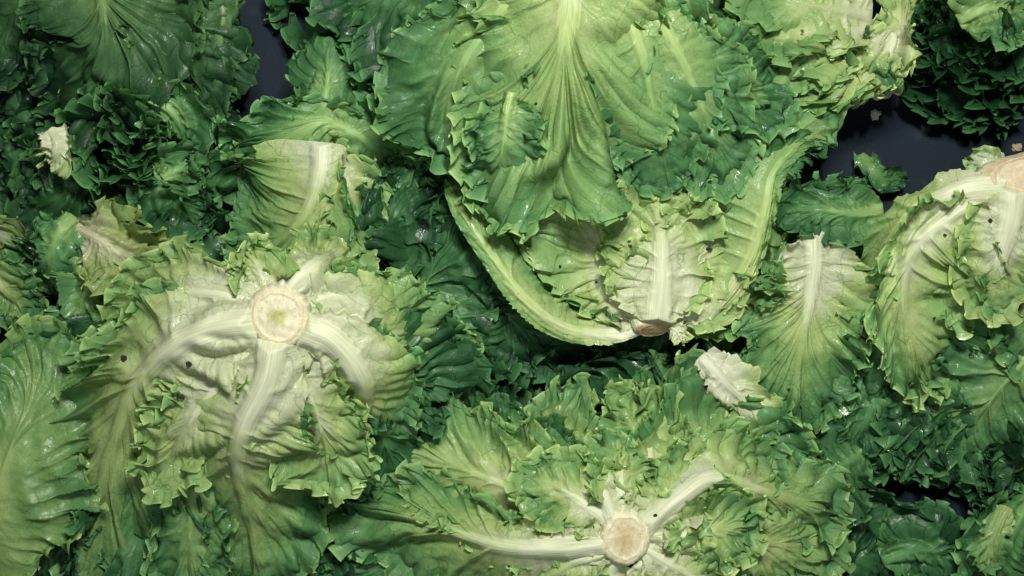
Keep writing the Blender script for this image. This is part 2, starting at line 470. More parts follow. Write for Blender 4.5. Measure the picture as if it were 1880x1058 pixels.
def leaf_material(name, veins=1.0, trans=.36, gloss=.44):
    m, nt = nodes(name); ln = nt.links.new
    out = N(nt, 'ShaderNodeOutputMaterial')
    at = N(nt, 'ShaderNodeVertexColor', layer_name='Col')
    uv = N(nt, 'ShaderNodeUVMap', uv_map='flat')
    # warp
    wn = N(nt, 'ShaderNodeTexNoise', inp={'Scale': 5.0, 'Detail': 3.0}); ln(uv.outputs[0], wn.inputs['Vector'])
    wm = N(nt, 'ShaderNodeMixRGB', blend_type='LINEAR_LIGHT', inp={0: .10}); ln(uv.outputs[0], wm.inputs[1]); ln(wn.outputs['Color'], wm.inputs[2])
    v1 = N(nt, 'ShaderNodeTexVoronoi', feature='DISTANCE_TO_EDGE', inp={'Scale': 2.7}); ln(wm.outputs[0], v1.inputs['Vector'])
    v2 = N(nt, 'ShaderNodeTexVoronoi', feature='DISTANCE_TO_EDGE', inp={'Scale': 9.0}); ln(wm.outputs[0], v2.inputs['Vector'])
    def line(v, wd):
        r = N(nt, 'ShaderNodeMapRange', interpolation_type='SMOOTHSTEP', inp={1: 0.0, 2: wd, 3: 1.0, 4: 0.0}); ln(v.outputs['Distance'], r.inputs[0]); return r
    l1, l2 = line(v1, .035), line(v2, .10)
    def math_(op, a, b, clamp=False):
        n = N(nt, 'ShaderNodeMath', operation=op); n.use_clamp = clamp
        for i, q in enumerate((a, b)):
            if isinstance(q, (int, float)): n.inputs[i].default_value = q
            else: ln(q, n.inputs[i])
        return n.outputs[0]
    mk = N(nt, 'ShaderNodeTexNoise', inp={'Scale': 1.3, 'Detail': 2.0}); ln(uv.outputs[0], mk.inputs['Vector'])
    mr = N(nt, 'ShaderNodeMapRange', inp={1: .35, 2: .62, 3: .15, 4: 1.0}); ln(mk.outputs[0], mr.inputs[0])
    lines = math_('MULTIPLY', math_('ADD', math_('MULTIPLY', l1.outputs[0], .8), math_('MULTIPLY', l2.outputs[0], .25), True), mr.outputs[0])
    lines = math_('MULTIPLY', lines, veins)
    # fade veins at the pale foot: margin distance in alpha
    af = N(nt, 'ShaderNodeMapRange', inp={1: .12, 2: .45, 3: 0.0, 4: 1.0}); ln(at.outputs['Alpha'], af.inputs[0])
    lines = math_('MULTIPLY', lines, af.outputs[0])
    # fine mottling
    fn = N(nt, 'ShaderNodeTexNoise', inp={'Scale': 26.0, 'Detail': 4.0}); ln(uv.outputs[0], fn.inputs['Vector'])
    fr = N(nt, 'ShaderNodeMapRange', inp={1: .3, 2: .7, 3: .9, 4: 1.09}); ln(fn.outputs[0], fr.inputs[0])
    c1 = N(nt, 'ShaderNodeVectorMath', operation='SCALE'); ln(at.outputs['Color'], c1.inputs[0]); ln(fr.outputs[0], c1.inputs['Scale'])
    dk = N(nt, 'ShaderNodeMixRGB', blend_type='MULTIPLY', inp={2: (.42, .62, .40, 1)}); ln(lines, dk.inputs[0]); ln(c1.outputs[0], dk.inputs[1])
    sv = N(nt, 'ShaderNodeTexVoronoi', feature='F1', inp={'Scale': 4.5}); ln(uv.outputs[0], sv.inputs['Vector'])
    sr = N(nt, 'ShaderNodeMapRange', interpolation_type='SMOOTHSTEP', inp={1: .025, 2: .065, 3: 1.0, 4: 0.0}); ln(sv.outputs['Distance'], sr.inputs[0])
    sg = math_('GREATER_THAN', sv.outputs['Color'], .86)
    dk2 = N(nt, 'ShaderNodeMixRGB', inp={2: (.045, .03, .018, 1)}); ln(math_('MULTIPLY', sr.outputs[0], sg), dk2.inputs[0]); ln(dk.outputs[0], dk2.inputs[1]); dk = dk2
    # bump
    bn = N(nt, 'ShaderNodeTexNoise', inp={'Scale': 14.0, 'Detail': 5.0, 'Roughness': .6}); ln(wm.outputs[0], bn.inputs['Vector'])
    hsum = math_('ADD', math_('MULTIPLY', bn.outputs[0], .9), math_('MULTIPLY', lines, -.55))
    b1 = N(nt, 'ShaderNodeBump', inp={'Strength': .45, 'Distance': .0012}); ln(hsum, b1.inputs['Height'])
    # water beads: fine, only in patches
    dn = N(nt, 'ShaderNodeTexVoronoi', feature='F1', inp={'Scale': 42.0}); ln(wm.outputs[0], dn.inputs['Vector'])
    dr = N(nt, 'ShaderNodeMapRange', interpolation_type='SMOOTHSTEP', inp={1: 0.0, 2: .42, 3: 1.0, 4: 0.0}); ln(dn.outputs['Distance'], dr.inputs[0])
    pn = N(nt, 'ShaderNodeTexNoise', inp={'Scale': 2.2, 'Detail': 3.0}); ln(uv.outputs[0], pn.inputs['Vector'])
    pr = N(nt, 'ShaderNodeMapRange', inp={1: .46, 2: .58, 3: 0.0, 4: 1.0}); ln(pn.outputs[0], pr.inputs[0])
    bead = math_('MULTIPLY', dr.outputs[0], pr.outputs[0])
    b2 = N(nt, 'ShaderNodeBump', inp={'Strength': 1.0, 'Distance': .001}); ln(bead, b2.inputs['Height']); ln(b1.outputs[0], b2.inputs['Normal'])
    pb = N(nt, 'ShaderNodeBsdfPrincipled')
    ln(dk.outputs[0], pb.inputs['Base Color']); ln(b1.outputs[0], pb.inputs['Normal'])
    rr = N(nt, 'ShaderNodeMapRange', inp={1: .35, 2: .65, 3: gloss - .05, 4: gloss + .22}); ln(mk.outputs[0], rr.inputs[0]); ln(rr.outputs[0], pb.inputs['Roughness'])
    pb.inputs['IOR'].default_value = 1.4
    ln(math_('MULTIPLY', pr.outputs[0], .75), pb.inputs['Coat Weight'])
    pb.inputs['Coat Roughness'].default_value = .09
    ln(b2.outputs[0], pb.inputs['Coat Normal'])
    tr = N(nt, 'ShaderNodeBsdfTranslucent')
    tc = N(nt, 'ShaderNodeMixRGB', blend_type='MULTIPLY', inp={0: 1.0, 2: (1.0, 1.0, .55, 1)}); ln(dk.outputs[0], tc.inputs[1])
    ln(tc.outputs[0], tr.inputs[0]); ln(b1.outputs[0], tr.inputs['Normal'])
    mx = N(nt, 'ShaderNodeMixShader', inp={0: trans}); ln(pb.outputs[0], mx.inputs[1]); ln(tr.outputs[0], mx.inputs[2])
    ln(mx.outputs[0], out.inputs[0])
    return m

def rib_material():
    m, nt = nodes('lettuce_rib'); ln = nt.links.new
    out = N(nt, 'ShaderNodeOutputMaterial')
    at = N(nt, 'ShaderNodeVertexColor', layer_name='Col')
    uv = N(nt, 'ShaderNodeUVMap', uv_map='flat')
    mp = N(nt, 'ShaderNodeMapping'); mp.inputs['Scale'].default_value = (38, 1.6, 1); ln(uv.outputs[0], mp.inputs[0])
    st = N(nt, 'ShaderNodeTexNoise', inp={'Scale': 1.0, 'Detail': 6.0, 'Roughness': .62}); ln(mp.outputs[0], st.inputs['Vector'])
    fr = N(nt, 'ShaderNodeMapRange', inp={1: .3, 2: .7, 3: .80, 4: 1.1}); ln(st.outputs[0], fr.inputs[0])
    c1 = N(nt, 'ShaderNodeVectorMath', operation='SCALE'); ln(at.outputs['Color'], c1.inputs[0]); ln(fr.outputs[0], c1.inputs['Scale'])
    b1 = N(nt, 'ShaderNodeBump', inp={'Strength': .55, 'Distance': .0009}); ln(st.outputs[0], b1.inputs['Height'])
    pb = N(nt, 'ShaderNodeBsdfPrincipled', inp={'Roughness': .38, 'IOR': 1.4, 'Subsurface Weight': .0})
    sv = N(nt, 'ShaderNodeTexVoronoi', feature='F1', inp={'Scale': 6.0}); ln(uv.outputs[0], sv.inputs['Vector'])
    sr = N(nt, 'ShaderNodeMapRange', interpolation_type='SMOOTHSTEP', inp={1: .03, 2: .1, 3: .75, 4: 0.0}); ln(sv.outputs['Distance'], sr.inputs[0])
    g_ = N(nt, 'ShaderNodeMath', operation='GREATER_THAN', inp={1: .8}); ln(sv.outputs['Color'], g_.inputs[0])
    m_ = N(nt, 'ShaderNodeMath', operation='MULTIPLY'); ln(sr.outputs[0], m_.inputs[0]); ln(g_.outputs[0], m_.inputs[1])
    f_ = N(nt, 'ShaderNodeMixRGB', inp={2: (.20, .13, .06, 1)}); ln(m_.outputs[0], f_.inputs[0]); ln(c1.outputs[0], f_.inputs[1])
    ln(f_.outputs[0], pb.inputs['Base Color']); ln(b1.outputs[0], pb.inputs['Normal'])
    tr = N(nt, 'ShaderNodeBsdfTranslucent'); ln(c1.outputs[0], tr.inputs[0])
    mx = N(nt, 'ShaderNodeMixShader', inp={0: .12}); ln(pb.outputs[0], mx.inputs[1]); ln(tr.outputs[0], mx.inputs[2])
    ln(mx.outputs[0], out.inputs[0]); return m

def vcol_material(name, rough=.6, noise=60., bump=.5, dist=.001, cutspots=False):
    m, nt = nodes(name); ln = nt.links.new
    out = N(nt, 'ShaderNodeOutputMaterial')
    at = N(nt, 'ShaderNodeVertexColor', layer_name='Col')
    tx = N(nt, 'ShaderNodeTexCoord')
    n1 = N(nt, 'ShaderNodeTexNoise', inp={'Scale': noise * 4, 'Detail': 5.0, 'Roughness': .65}); ln(tx.outputs['Object'], n1.inputs['Vector'])
    fr = N(nt, 'ShaderNodeMapRange', inp={1: .3, 2: .7, 3: .78, 4: 1.15}); ln(n1.outputs[0], fr.inputs[0])
    c1 = N(nt, 'ShaderNodeVectorMath', operation='SCALE'); ln(at.outputs['Color'], c1.inputs[0]); ln(fr.outputs[0], c1.inputs['Scale'])
    wv = N(nt, 'ShaderNodeTexWave', inp={'Scale': 120.0, 'Distortion': 9.0, 'Detail': 3.0}); ln(tx.outputs['Object'], wv.inputs['Vector'])
    n3 = N(nt, 'ShaderNodeTexNoise', inp={'Scale': 1500.0, 'Detail': 3.0}); ln(tx.outputs['Object'], n3.inputs['Vector'])
    ad = N(nt, 'ShaderNodeMath', operation='MULTIPLY_ADD', inp={1: .12}); ln(wv.outputs[1], ad.inputs[0]); ln(n1.outputs[0], ad.inputs[2])
    ad2 = N(nt, 'ShaderNodeMath', operation='MULTIPLY_ADD', inp={1: .5}); ln(n3.outputs[0], ad2.inputs[0]); ln(ad.outputs[0], ad2.inputs[2])
    b1 = N(nt, 'ShaderNodeBump', inp={'Strength': bump, 'Distance': dist}); ln(ad2.outputs[0], b1.inputs['Height'])
    pb = N(nt, 'ShaderNodeBsdfPrincipled', inp={'Roughness': rough})
    ln(c1.outputs[0], pb.inputs['Base Color']); ln(b1.outputs[0], pb.inputs['Normal'])
    ln(pb.outputs[0], out.inputs[0]); return m

def table_material():
    m, nt = nodes('navy_table'); ln = nt.links.new
    out = N(nt, 'ShaderNodeOutputMaterial'); tx = N(nt, 'ShaderNodeTexCoord')
    n1 = N(nt, 'ShaderNodeTexNoise', inp={'Scale': 700.0, 'Detail': 3.0}); ln(tx.outputs['Object'], n1.inputs['Vector'])
    n2 = N(nt, 'ShaderNodeTexNoise', inp={'Scale': 14.0, 'Detail': 5.0}); ln(tx.outputs['Object'], n2.inputs['Vector'])
    r1 = N(nt, 'ShaderNodeValToRGB'); r1.color_ramp.elements[0].position = .3; r1.color_ramp.elements[1].position = .72
    r1.color_ramp.elements[0].color = (.003, .008, .015, 1); r1.color_ramp.elements[1].color = (.007, .019, .034, 1)
    mx = N(nt, 'ShaderNodeMath', operation='MULTIPLY_ADD', inp={1: .45}); ln(n2.outputs[0], mx.inputs[0])
    m5 = N(nt, 'ShaderNodeMath', operation='MULTIPLY', inp={1: .55}); ln(n1.outputs[0], m5.inputs[0]); ln(m5.outputs[0], mx.inputs[2])
    ln(mx.outputs[0], r1.inputs[0])
    n6 = N(nt, 'ShaderNodeTexNoise', inp={'Scale': 55.0, 'Detail': 8.0, 'Roughness': .7}); ln(tx.outputs['Object'], n6.inputs['Vector'])
    d6 = N(nt, 'ShaderNodeMapRange', inp={1: .56, 2: .8, 3: 0.0, 4: .55}); ln(n6.outputs[0], d6.inputs[0])
    dm = N(nt, 'ShaderNodeMixRGB', inp={2: (.035, .05, .06, 1)}); ln(d6.outputs[0], dm.inputs[0]); ln(r1.outputs[0], dm.inputs[1])
    b = N(nt, 'ShaderNodeBump', inp={'Strength': .3, 'Distance': .0004}); ln(n1.outputs[0], b.inputs['Height'])
    pb = N(nt, 'ShaderNodeBsdfPrincipled', inp={'Roughness': .75, 'Specular IOR Level': .25}); ln(dm.outputs[0], pb.inputs['Base Color']); ln(b.outputs[0], pb.inputs['Normal'])
    ln(pb.outputs[0], out.inputs[0]); return m

MAT = {'leaf': leaf_material('lettuce_leaf'), 'rib': rib_material(),
       'pale': leaf_material('lettuce_leaf_pale', veins=.35, trans=.22, gloss=.42),
       'wet': leaf_material('lettuce_leaf_wet', veins=.8, trans=.25, gloss=.24),
       'stump': vcol_material('cut_stem', .5), 'soil': vcol_material('soil', .9, 300.),
       'table': table_material()}

# ------------------------------------------------------------------ setting
def table():
    import bmesh
    bm = bmesh.new()
    bmesh.ops.create_grid(bm, x_segments=40, y_segments=40, size=1.6)
    for v in bm.verts:
        v.co.z = 0
    me = bpy.data.meshes.new('table_surface'); bm.to_mesh(me); bm.free()
    me.materials.append(MAT['table'])
    o = bpy.data.objects.new('table_surface', me); C.objects.link(o); o['kind'] = 'structure'
table()

# ------------------------------------------------------------------ stumps and crumbs
def simple_mesh(name, verts, faces, cols, mat):
    me = bpy.data.meshes.new(name)
    me.from_pydata([tuple(v) for v in verts], [], faces); me.update()
    at = me.color_attributes.new('Col', 'FLOAT_COLOR', 'POINT')
    at.data.foreach_set('color', np.hstack([np.array(cols), np.ones((len(cols), 1))]).astype(np.float32).ravel())
    me.polygons.foreach_set('use_smooth', np.ones(len(faces), dtype=bool))
    me.materials.append(mat); return me

def stump(parent, px, py, z, r, tilt=(0, 0), heart=(.42, .44, .15), rimc=(.66, .56, .37), mid=(.70, .66, .45), flat=1.0, seed=3, heart_r=.42, depth=60):
    """cut stem end: a slightly domed disc, ragged rim and a tapering side below it"""
    nr, na = 36, 160
    vs, cs, fs = [], [], []
    prof = [(i / 29.0, 0) for i in range(30)] + [(1.05, -.04), (1.12, -.11), (1.17, -.25), (1.2, -.5), (1.22, -.9), (1.25, -depth / r)]
    for i, (rr, dz) in enumerate(prof):
        for a in range(na):
            th = 2 * math.pi * a / na
            wob = 1 + .07 * float(vn(np.cos(th) * 2 + 9, np.sin(th) * 2, seed)) + .02 * float(vn(np.cos(th) * 9, np.sin(th) * 9 + 4, seed))
            x = r * rr * wob * math.cos(th); y = r * rr * wob * math.sin(th) * flat
            f = float(fbm(np.array(x / r * 3), np.array(y / r * 3), seed, 3))
            zz = dz * r + (r * .07 * (1 - rr ** 2) + r * .035 * f + (r * .05 * math.exp(-((rr - .88) / .06) ** 2)) if i < 30 else 0)
            vs.append((x * S, y * S, zz * S))
            t = min(1, rr)
            q = np.array(mid)
            hz = float(sst(heart_r * 1.25, heart_r * .1, np.array(t + .15 * f)))
            q = q * (1 - hz) + np.array(heart) * hz
            vr = math.exp(-((rr - .66 + .06 * f) / .045) ** 2) * (.5 + .5 * math.sin(th * 31 + 3 * f)); q = q * (1 - .28 * vr) + np.array([.40, .38, .16]) * .28 * vr
            q = q * (1 - .10 * (.5 + .5 * math.sin(th * 53 + 5 * f)) * min(1, rr * 1.3))
            rz = math.exp(-((rr - .97 + .05 * f) / .07) ** 2) * (.5 + .9 * max(0, f + .3))
            rz = min(1, max(0, rz)); q = q * (1 - rz) + np.array(rimc) * rz
            if i >= 31: q = np.array([.70, .70, .47]) * (.92 + .16 * math.sin(th * 23 + f * 4))
            cs.append(q)
    for i in range(len(prof) - 1):
        for a in range(na):
            b = (a + 1) % na
            fs.append((i * na + a, (i + 1) * na + a, (i + 1) * na + b, i * na + b))
    me = simple_mesh('stump', vs, fs, cs, MAT['stump'])
    o = bpy.data.objects.new('stump', me); C.objects.link(o)
    o.location = P(px, py, z) * S - np.array(parent.location)
    o.rotation_euler = (math.radians(tilt[0]), math.radians(tilt[1]), 0)
    o.parent = parent; return o

def crumb(px, py, z, r, col, label, cat='soil crumb', group=None, name='soil_crumb', seed=0):
    import bmesh
    bm = bmesh.new(); bmesh.ops.create_icosphere(bm, subdivisions=3, radius=1)
    vs = np.array([v.co[:] for v in bm.verts])
    k = 1 + .5 * vn(vs[:, 0] * 1.3 + seed * 5.1, vs[:, 1] * 1.3 + vs[:, 2] * 1.3, seed) + .3 * vn(vs[:, 0] * 3.7, vs[:, 1] * 3.7 + vs[:, 2] * 3.1, seed + 5)
    k2 = 1 + .5 * math.sin(seed * 2.1)
    vs = vs * k[:, None] * np.array([r * .5 * (.7 + .45 * k2), r * .5, r * .3]) * S
    fs = [[v.index for v in f.verts] for f in bm.faces]; bm.free()
    me = simple_mesh(name, vs, fs, [col] * len(vs), MAT['soil'])
    me.polygons.foreach_set('use_smooth', np.zeros(len(fs), dtype=bool))
    o = bpy.data.objects.new(name, me); C.objects.link(o)
    a_ = Vector((0, 0, D * S)); b_ = Vector(P(px, py, 0) * S)      # set down on whatever lies there
    hit, loc, *_ = scene.ray_cast(DG[0], a_, (b_ - a_).normalized())
    o.location = (loc + Vector((0, 0, r * .2 * S))) if hit else P(px, py, 5) * S
    tag(o, label, cat, group); return o

# ------------------------------------------------------------------ HEAD: lower left, stump up
smooth = dict(ruf=9, fold=12, ridge=3.5, crum=9, teeth=6)
OUT = dict(bow=.7, rw=20, rh=20, pleat=7, fold=16)            # outer leaf seen from its back
A = thing('lettuce', 'pale green lettuce head lying stump up at lower left, with bent ribs', 'lettuce', 510, 580, 0, 'lettuce heads')
stump(A, 511, 580, 345, 44, tilt=(4, 3), seed=5)
smooth = dict(ruf=9, fold=12, ridge=3.5, crum=9, teeth=6)
leaf(A, [(505,560,322),(540,520,325),(578,492,305),(602,474,240),(640,450,170)], 62, gb=.15, hal=.2, halo=150, gt=.36, rw=24, rh=15, bow=.8, tent=16, rg=.7, **smooth, gs=-0.07)
leaf(A, [(495,560,320),(480,515,318),(468,480,312),(450,462,300)], 50, gb=.1, gt=.3, notch=4, rw=8, teeth=10, ruf=10, split=False, gs=-0.07)
leaf(A, [(478,568,328),(410,545,322),(345,540,300),(275,565,240),(205,625,160)], 82, gb=.2, hal=.2, halo=150, gt=.36, bow=.8, rw=12, rh=5, ge=.12, **smooth, gs=-0.07)
leaf(A, [(470,592,334),(400,603,332),(325,635,312),(258,700,258),(215,800,190),(180,930,120),(165,1080,50)], 140, gb=.15, hal=.2, halo=150, gt=.5, bow=.6, rw=27, rh=20, tent=20, tw=90, pleat=8, nf=4, rib=.62, rg=.75, wf=100, ruf=10, fold=24, teeth=6, brown=.25, gs=-0.07)
leaf(A, [(478,618,322),(415,690,305),(350,775,272),(295,870,205)], 100, gb=.12, hal=.2, halo=150, gt=.33, bow=.6, rw=12, rh=4, notch=3, teeth=9, ruf=12, fold=12, ridge=4, brown=.45, ge=.05, gs=-0.07)
leaf(A, [(502,626,332),(488,700,330),(446,790,306),(438,860,246),(462,960,150),(480,1090,80)], 150, gb=.15, hal=.2, halo=150, gt=.54, bow=.75, rw=27, rh=22, tent=24, tw=80, pleat=8, fold=18, rib=.66, ob=.2, rg=.75, wf=110, ruf=11, teeth=7, gs=-0.07)
leaf(A, [(532,630,320),(562,715,302),(590,790,268),(606,880,200)], 84, gb=.1, gt=.32, bow=.6, notch=4, teeth=10, ruf=13, fold=14, rw=10, rh=3, ridge=5, gs=-0.07)
leaf(A, [(556,604,330),(612,628,326),(660,688,296),(668,740,232),(650,810,150),(640,880,90)], 110, gb=.17, hal=.2, halo=150, gt=.6, bow=.8, rw=29, rh=20, rib=.8, pleat=8, tent=14, tw=80, rg=.85, **smooth, gs=-0.07)
leaf(A, [(566,594,318),(640,590,296),(710,625,240),(770,680,170),(830,720,110)], 100, gb=.15, hal=.2, halo=150, gt=.5, bow=.5, rw=12, rh=4, pleat=6, notch=3, teeth=8, ruf=12, ridge=5, gs=-0.07)
leaf(A, [(620,640,250),(690,660,235),(760,700,190),(830,740,130)], 105, gb=.7, gt=.82, bow=.3, rw=10, rh=5, pleat=9, nv=11, gs=-0.07)
leaf(A, [(600,680,240),(680,760,190),(720,840,130),(760,900,70)], 95, gb=.72, gt=.85, bow=.3, rw=10, rh=5, pleat=9, nv=11, gs=-0.07)
leaf(A, [(555,565,320),(610,545,300),(680,560,262),(740,600,200)], 66, gb=.12, hal=.2, halo=150, gt=.45, bow=.6, notch=3, teeth=9, rw=8, rh=4, gs=-0.07)
leaf(A, [(440,610,290),(330,660,245),(230,665,180),(150,700,120)], 90, gb=.3, gt=.5, bow=.5, **smooth, gs=-0.07)
leaf(A, [(470,650,280),(350,800,190),(260,900,130),(230,1050,70)], 130, gb=.5, gt=.75, bow=.4, fold=24, gs=-0.07)
leaf(A, [(530,680,260),(600,840,130),(580,960,70),(560,1080,40)], 90, gb=.6, gt=.95, bow=.3, ruf=18, fr=8, gs=-0.07)
leaf(A, [(400,800,180),(360,900,165),(350,980,140),(350,1100,90)], 80, gb=.45, gt=.55, bow=.5, ruf=12, gs=-0.07)
leaf(A, [(430,620,270),(260,620,170),(200,560,110),(150,520,60)], 100, gb=.4, gt=.8, bow=.3, gs=-0.07)

# ------------------------------------------------------------------ HEAD: bottom centre, stump up
B = thing('lettuce', 'light green lettuce head at the bottom edge, stump brown in the middle', 'lettuce', 1145, 985, 0, 'lettuce heads')
stump(B, 1148, 988, 296, 34, tilt=(-3, 0), heart=(.46, .36, .18), mid=(.66, .62, .40), rimc=(.68,.64,.44), seed=9, heart_r=.8, flat=1.15)
leaf(B, [(1120,995,275),(1030,1006,276),(930,1003,255),(860,985,215),(760,950,160),(630,925,90)], 125, asym=-.35, gb=.17, hal=.2, halo=150, gt=.52, bow=.6, rw=25, rh=18, rg=.7, pleat=10, fold=20, rib=.62, tent=46, gs=-0.07)
leaf(B, [(1120,975,268),(1020,925,240),(900,880,190),(780,835,130),(690,790,90)], 110, gb=.17, hal=.2, halo=150, gt=.44, bow=.5, rw=14, rh=5, fold=22, ruf=16, teeth=7, gs=-0.07)
leaf(B, [(1125,955,270),(1105,905,275),(1088,868,262),(1080,850,225)], 36, hem=0, gb=.17, hal=.2, halo=150, gt=.4, bow=1.3, rw=22, rh=16, ruf=3, tent=46, gs=-0.07)
leaf(B, [(1130,960,255),(1070,880,212),(1020,800,160),(990,740,110)], 100, gb=.1, gt=.44, bow=.3, ruf=18, teeth=7, notch=3, gs=-0.07)
leaf(B, [(1165,950,268),(1195,880,250),(1185,800,205),(1150,720,150)], 85, gb=.17, hal=.2, halo=150, gt=.38, bow=.3, ruf=16, teeth=8, notch=4, gs=-0.07)
leaf(B, [(1180,970,275),(1250,912,275),(1310,880,255),(1410,905,200),(1540,945,130)], 95, gb=.17, hal=.2, halo=150, gt=.48, bow=.8, rw=25, rh=18, rg=.7, brown=.5, pleat=7, tent=46, gs=-0.07)
leaf(B, [(1190,960,262),(1280,850,215),(1330,790,165),(1370,740,120)], 110, gb=.15, hal=.2, halo=150, gt=.55, bow=.3, ruf=14, gs=-0.07)
leaf(B, [(1185,1000,276),(1290,1000,255),(1400,1000,200),(1530,1010,120)], 120, gb=.17, hal=.2, halo=150, gt=.44, bow=.6, rw=12, rh=4, notch=4, teeth=9, ruf=16, gs=-0.07)
leaf(B, [(1170,1030,275),(1230,1090,245),(1300,1160,180)], 100, gb=.17, hal=.2, halo=150, gt=.45, bow=.6, notch=3, gs=-0.07)
leaf(B, [(1130,1030,275),(1100,1090,245),(1090,1160,180)], 90, gb=.17, hal=.2, halo=150, gt=.45, bow=.6, gs=-0.07)
leaf(B, [(1115,1020,272),(1020,1050,245),(900,1080,170),(780,1090,100)], 100, gb=.17, hal=.2, halo=150, gt=.55, bow=.5, notch=2, gs=-0.07)
leaf(B, [(1090,940,230),(960,880,160),(820,830,110),(740,760,80)], 130, gb=.4, gt=.7, bow=.3, ruf=18, gs=-0.07)
leaf(B, [(1050,950,200),(850,1010,100),(700,1030,70),(600,1020,40)], 110, gb=.4, gt=.75, bow=.3, ruf=18, gs=-0.07)
leaf(B, [(1200,980,220),(1380,1040,120),(1500,1080,70)], 100, gb=.4, gt=.8, bow=.3, ruf=18, gs=-0.07)
leaf(B, [(1130,940,220),(1080,830,130),(1060,760,80),(1072,735,50)], 100, gb=.5, gt=.9, bow=.2, ruf=20, gs=-0.07)
leaf(B, [(1180,930,220),(1230,830,140),(1250,760,100),(1270,700,70)], 110, gb=.3, gt=.52, bow=.2, ruf=18, gs=-0.07)
for x1, y1, x2, y2, w_ in [(1080,930,1000,880,62), (1215,935,1260,860,60), (1250,985,1350,965,62), (1225,1035,1300,1070,60), (1070,1025,1000,1060,55), (1140,905,1135,830,48)]:
    leaf(B, [(1148 + (x1 - 1148) * .3, 988 + (y1 - 988) * .3, 274), (x1, y1, 278), (x2, y2, 246), (x2 + (x2 - x1) * .3, y2 + (y2 - y1) * .3, 222)], w_, gb=.1, hal=.15, halo=120, gt=.38, bow=.5, notch=3, teeth=9, fold=12, ruf=12, crum=9)

# ------------------------------------------------------------------ HEAD: middle, split in half
H = thing('lettuce', 'split lettuce head lying cut side up in the middle, cream heart and curved outer rib', 'lettuce', 1200, 605, 0, 'lettuce heads')
stump(H, 1200, 606, 168, 30, tilt=(60, 18), heart=(.60, .42, .22), mid=(.66, .50, .30), rimc=(.42, .26, .13), seed=15, heart_r=.5, flat=.8, depth=40)
leaf(H, [(1185,603,150),(1110,614,152),(1030,600,172),(960,545,200),(905,470,210),(850,390,205),(820,330,165)], 36, gb=.2, gt=.42, asym=.35, fr=1.5, roll=12, bow=.5, rw=15, rh=9, pleat=3, rib=.9, rg=.9, ruf=4, fold=4, teeth=2, lobe=.04, ob=.05, crum=4, ridge=2, flare=2, hem=0, gs=-0.04)
leaf(H, [(1190,592,150),(1110,562,140),(1010,490,140),(930,410,148),(875,330,155),(850,250,150)], 115, gb=.16, gt=.62, asym=.8, roll=14, bow=-.2, rw=30, rh=14, pleat=5, rib=.7, rg=.5, ruf=6, fold=9, teeth=3, lobe=.05, ob=.1, ridge=4, flare=4, gs=-0.04)
leaf(H, [(1190,590,160),(1140,512,172),(1095,430,186),(1072,360,196),(1065,320,180)], 118, gb=.1, gt=.3, roll=-6, bow=.2, rw=14, rh=5, notch=3, teeth=8, ruf=10, fold=14, pleat=4, gs=-0.04)
leaf(H, [(1222,600,150),(1312,562,160),(1376,480,190),(1402,390,212),(1415,325,216),(1448,278,200),(1488,252,180),(1540,268,150)], 112, gb=.17, gt=.54, asym=-.8, roll=-16, roll1=0, bow=-.15, rw=19, rh=10, pleat=5, rib=.9, rg=.85, ob=.1, ruf=6, fold=8, teeth=3, lobe=.05, crum=6, ridge=3, flare=2, nv=14, hem=0, gs=-0.04)
leaf(H, [(1215,592,172),(1262,530,182),(1292,440,192),(1296,360,190)], 105, gb=.06, gt=.26, roll=8, bow=.3, rw=10, rh=4, notch=4, teeth=9, ruf=11, fold=12, gs=-0.04)
leaf(H, [(1205,590,186),(1212,520,196),(1212,440,204),(1207,375,210),(1200,325,190)], 108, gb=.02, gt=.26, bow=.35, rw=28, rh=20, notch=3, teeth=9, ruf=11, fold=10, pleat=5, rg=.4, gs=-0.04)
leaf(H, [(1400,360,150),(1430,300,190),(1470,268,185),(1510,275,160)], 30, hem=12, gb=.45, gt=.68, rw=10, rh=6, bow=.3, pleat=8, ruf=14, gs=-0.04)
leaf(H, [(1195,592,130),(1100,500,110),(1050,420,120),(1000,330,120)], 110, gb=.1, gt=.75, bow=-.3, gs=-0.04)
leaf(H, [(1210,592,130),(1320,500,120),(1350,400,120),(1330,310,120)], 110, gb=.1, gt=.5, bow=-.3, gs=-0.04)
leaf(H, [(1230,600,170),(1245,612,175),(1252,628,170)], 18, gb=.0, gt=.15, split=False, teeth=5, ruf=4, fold=3, rw=4, mat=MAT['pale'], gs=-0.04)

# ------------------------------------------------------------------ HEAD: top centre, fanned outer leaf
T_ = thing('lettuce', 'big fresh lettuce head at top centre with a broad fanned outer leaf and curly skirt', 'lettuce', 1040, -40, 0, 'lettuce heads')
leaf(T_, [(1048,-110,343),(1045,20,338),(1030,140,320),(1015,280,291),(1025,415,238)], 188, gb=.22, gt=.46, bow=.75, rw=34, rh=14, pleat=11, nv=11, fold=38, crum=16, ridge=4, wf=170, ruf=16, rib=.42, ge=.12, ob=.15, rg=.25, notch=1)
leaf(T_, [(1120,-40,326),(1172,80,316),(1200,200,290),(1225,340,225)], 108, fold=9, ruf=9, ridge=4, flare=6, seed=555, gb=.3, gt=.62, bow=.7, rw=14, rh=6, teeth=6)
leaf(T_, [(1220,40,290),(1300,130,262),(1385,180,235),(1440,196,195)], 80, gb=.3, gt=.58, bow=.5, ruf=18, fold=22)
leaf(T_, [(985,-60,318),(905,40,302),(840,140,276),(800,290,205)], 125, gb=.3, gt=.6, bow=.6, fold=26, ruf=18)
leaf(T_, [(940,170,315),(930,220,312),(922,275,290),(915,335,235)], 52, gb=.42, gt=.56, bow=.9, ruf=14, rw=6, rh=3, notch=1)
